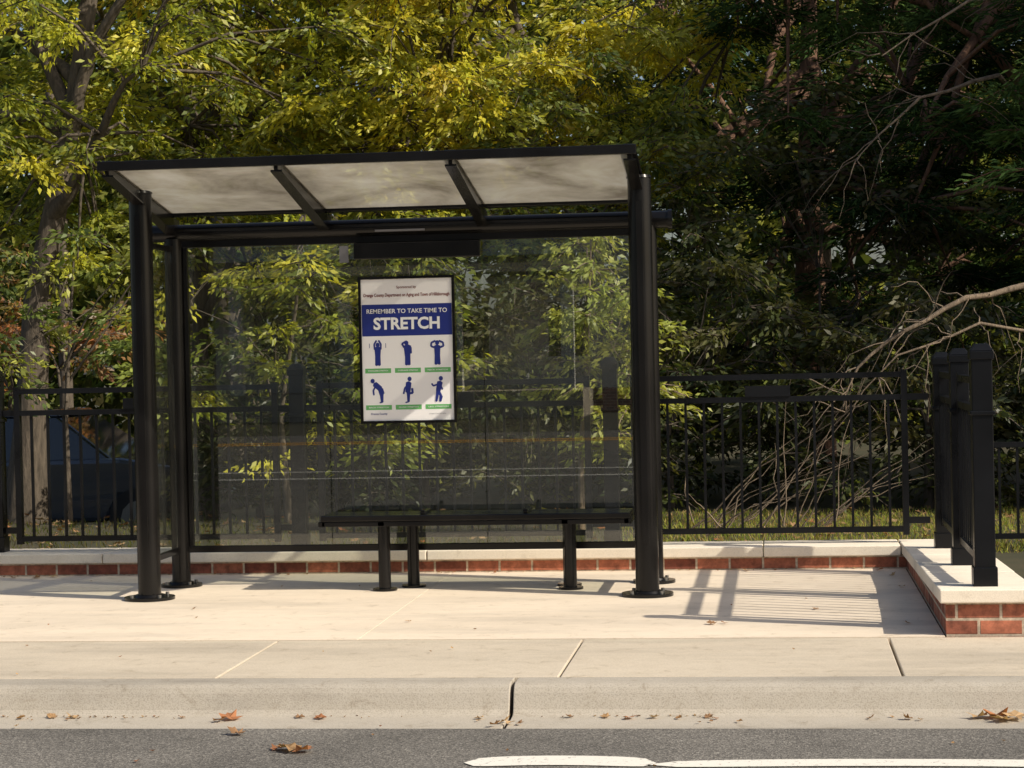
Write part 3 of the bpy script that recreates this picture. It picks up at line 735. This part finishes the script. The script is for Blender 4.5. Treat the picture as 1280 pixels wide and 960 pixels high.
for k in range(50):
    if rng.random() < .5: fleaf(rng.uniform(-6, 2), rng.uniform(-3.45, -3.2), -.128, rng.uniform(.012, .035), rc())
    else: fleaf(rng.uniform(-6, .7), rng.uniform(-2.9, 1.3), .002, rng.uniform(.010, .022), rc())
for c0 in rng.uniform(-6, 2, 14):
    for k in range(rng.integers(3, 10)): fleaf(c0+rng.normal()*.12, -3.18-abs(rng.normal())*.03, -.127, rng.uniform(.006, .02), rc()*.7)
for k in range(60): fleaf(rng.uniform(-6, .7), 1.335-abs(rng.normal())*.04, .002, rng.uniform(.01, .03), rc()*.8)
for k in range(14): fleaf(rng.uniform(-3.6, 1.5), rng.uniform(-4.6, -3.5), -.128, rng.uniform(.012, .035), rc())
for k in range(600): fleaf(rng.uniform(-8, 5), rng.uniform(1.85, 6), .05, rng.uniform(.04, .09), rc()*.8)
me = bpy.data.meshes.new('fallen_leaves'); me.from_pydata(V, [], F)
at = me.attributes.new('Col', 'FLOAT_COLOR', 'POINT'); C = np.ones((len(V), 4), np.float32); C[:, :3] = np.array([tuple(c) for c in Cc]); at.data.foreach_set('color', C.ravel())
me.materials.append(M_dry); link(bpy.data.objects.new('fallen_leaves', me))

# ------------------------------------------------------------------ parked car
bx, by, bz = -8.0, 10.6, -.60
CE = empty('parked_car', (bx, by, bz))
M_car = plain('dark_car_paint', (.045, .055, .075), .2, .3, .8); M_cg = plain('car_glass', (.02, .025, .03), .05, 0, 0, 0, 60, 0, .9); M_tyre = plain('tyre_rubber', (.015, .015, .015), .8)
mb = MB()
body = [(-2.2, .35), (-2.25, .6), (-2.15, .82), (-1.5, .92), (1.2, .95), (2.1, .80), (2.25, .55), (2.2, .32), (1.75, .30), (1.6, .55), (1.2, .55), (1.05, .28), (-1.05, .28), (-1.2, .55), (-1.6, .55), (-1.75, .32)]
mb.prism([(bx+a, bz+b) for a, b in body], 1, by-.88, by+.88)
mb.obj('body', M_car, CE, bevel=.05)
def frust(mb, x0, x1, X0_, X1_, z0, z1, w0, w1):
    mb.add([(bx+x0, by-w0, bz+z0), (bx+x1, by-w0, bz+z0), (bx+x1, by+w0, bz+z0), (bx+x0, by+w0, bz+z0), (bx+X0_, by-w1, bz+z1), (bx+X1_, by-w1, bz+z1), (bx+X1_, by+w1, bz+z1), (bx+X0_, by+w1, bz+z1)],
        [(0,3,2,1),(4,5,6,7),(0,1,5,4),(1,2,6,5),(2,3,7,6),(3,0,4,7)])
mb = MB(); frust(mb, -1.75, 1.15, -1.2, .45, .90, 1.40, .82, .62); mb.obj('windows', M_cg, CE, bevel=.03)
mb = MB(); frust(mb, -1.25, .50, -1.15, .40, 1.39, 1.46, .65, .60); mb.box(bx-.35, bx-.28, by-.84, by-.70, bz+.9, bz+1.38); mb.obj('roof', M_car, CE, bevel=.02)
mb = MB()
for wx in (-1.4, 1.4):
    for s in (-1, 1): mb.tube([(bx+wx, by+s*.70, bz+.32), (bx+wx, by+s*.90, bz+.32)], .32, 24)
mb.obj('wheels', M_tyre, CE)
mb = MB()
for wx in (-1.4, 1.4):
    for s in (-1, 1): mb.tube([(bx+wx, by+s*.895, bz+.32), (bx+wx, by+s*.915, bz+.32)], .19, 12)
mb.obj('hubcaps', M_bolt, CE)

# ------------------------------------------------------------------ light + sky
sd = Vector((1.20, -.46, 1.0)).normalized()
elev = math.asin(sd.z); az = math.atan2(sd.x, sd.y)
w = bpy.data.worlds.new('World'); scene.world = w; w.use_nodes = True
nt = w.node_tree; bg = nt.nodes['Background']; sky = nt.nodes.new('ShaderNodeTexSky'); sky.sky_type = 'NISHITA'
sky.sun_disc = False; sky.sun_elevation = elev; sky.sun_rotation = az; sky.dust_density = 3.0
nt.links.new(sky.outputs[0], bg.inputs[0]); bg.inputs[1].default_value = .115
sl = bpy.data.lights.new('sun', 'SUN'); sl.energy = 5.0; sl.angle = math.radians(.5); sl.color = (1, .915, .765)
so = link(bpy.data.objects.new('sun', sl)); so.rotation_euler = (-sd).to_track_quat('-Z', 'Y').to_euler(); so.location = (10, -3, 12)

# ------------------------------------------------------------------ camera
th = math.radians(7.0); ph = math.atan(43/2690); ro = math.radians(1.25)
Fv = Vector((-math.sin(th)*math.cos(ph), math.cos(th)*math.cos(ph), -math.sin(ph)))
R0 = Vector((math.cos(th), math.sin(th), 0)); U0 = R0.cross(Fv)
R = R0*math.cos(ro)-U0*math.sin(ro); U = U0*math.cos(ro)+R0*math.sin(ro)
cam = bpy.data.cameras.new('camera'); cam.sensor_width = 36; cam.lens = 75.66; cam.clip_end = 800; cam.clip_start = .1
co = link(bpy.data.objects.new('camera', cam))
Mx = Matrix((R, U, -Fv)).transposed().to_4x4(); Mx.translation = Vector((0, -12, 1.39)); co.matrix_world = Mx
scene.camera = co
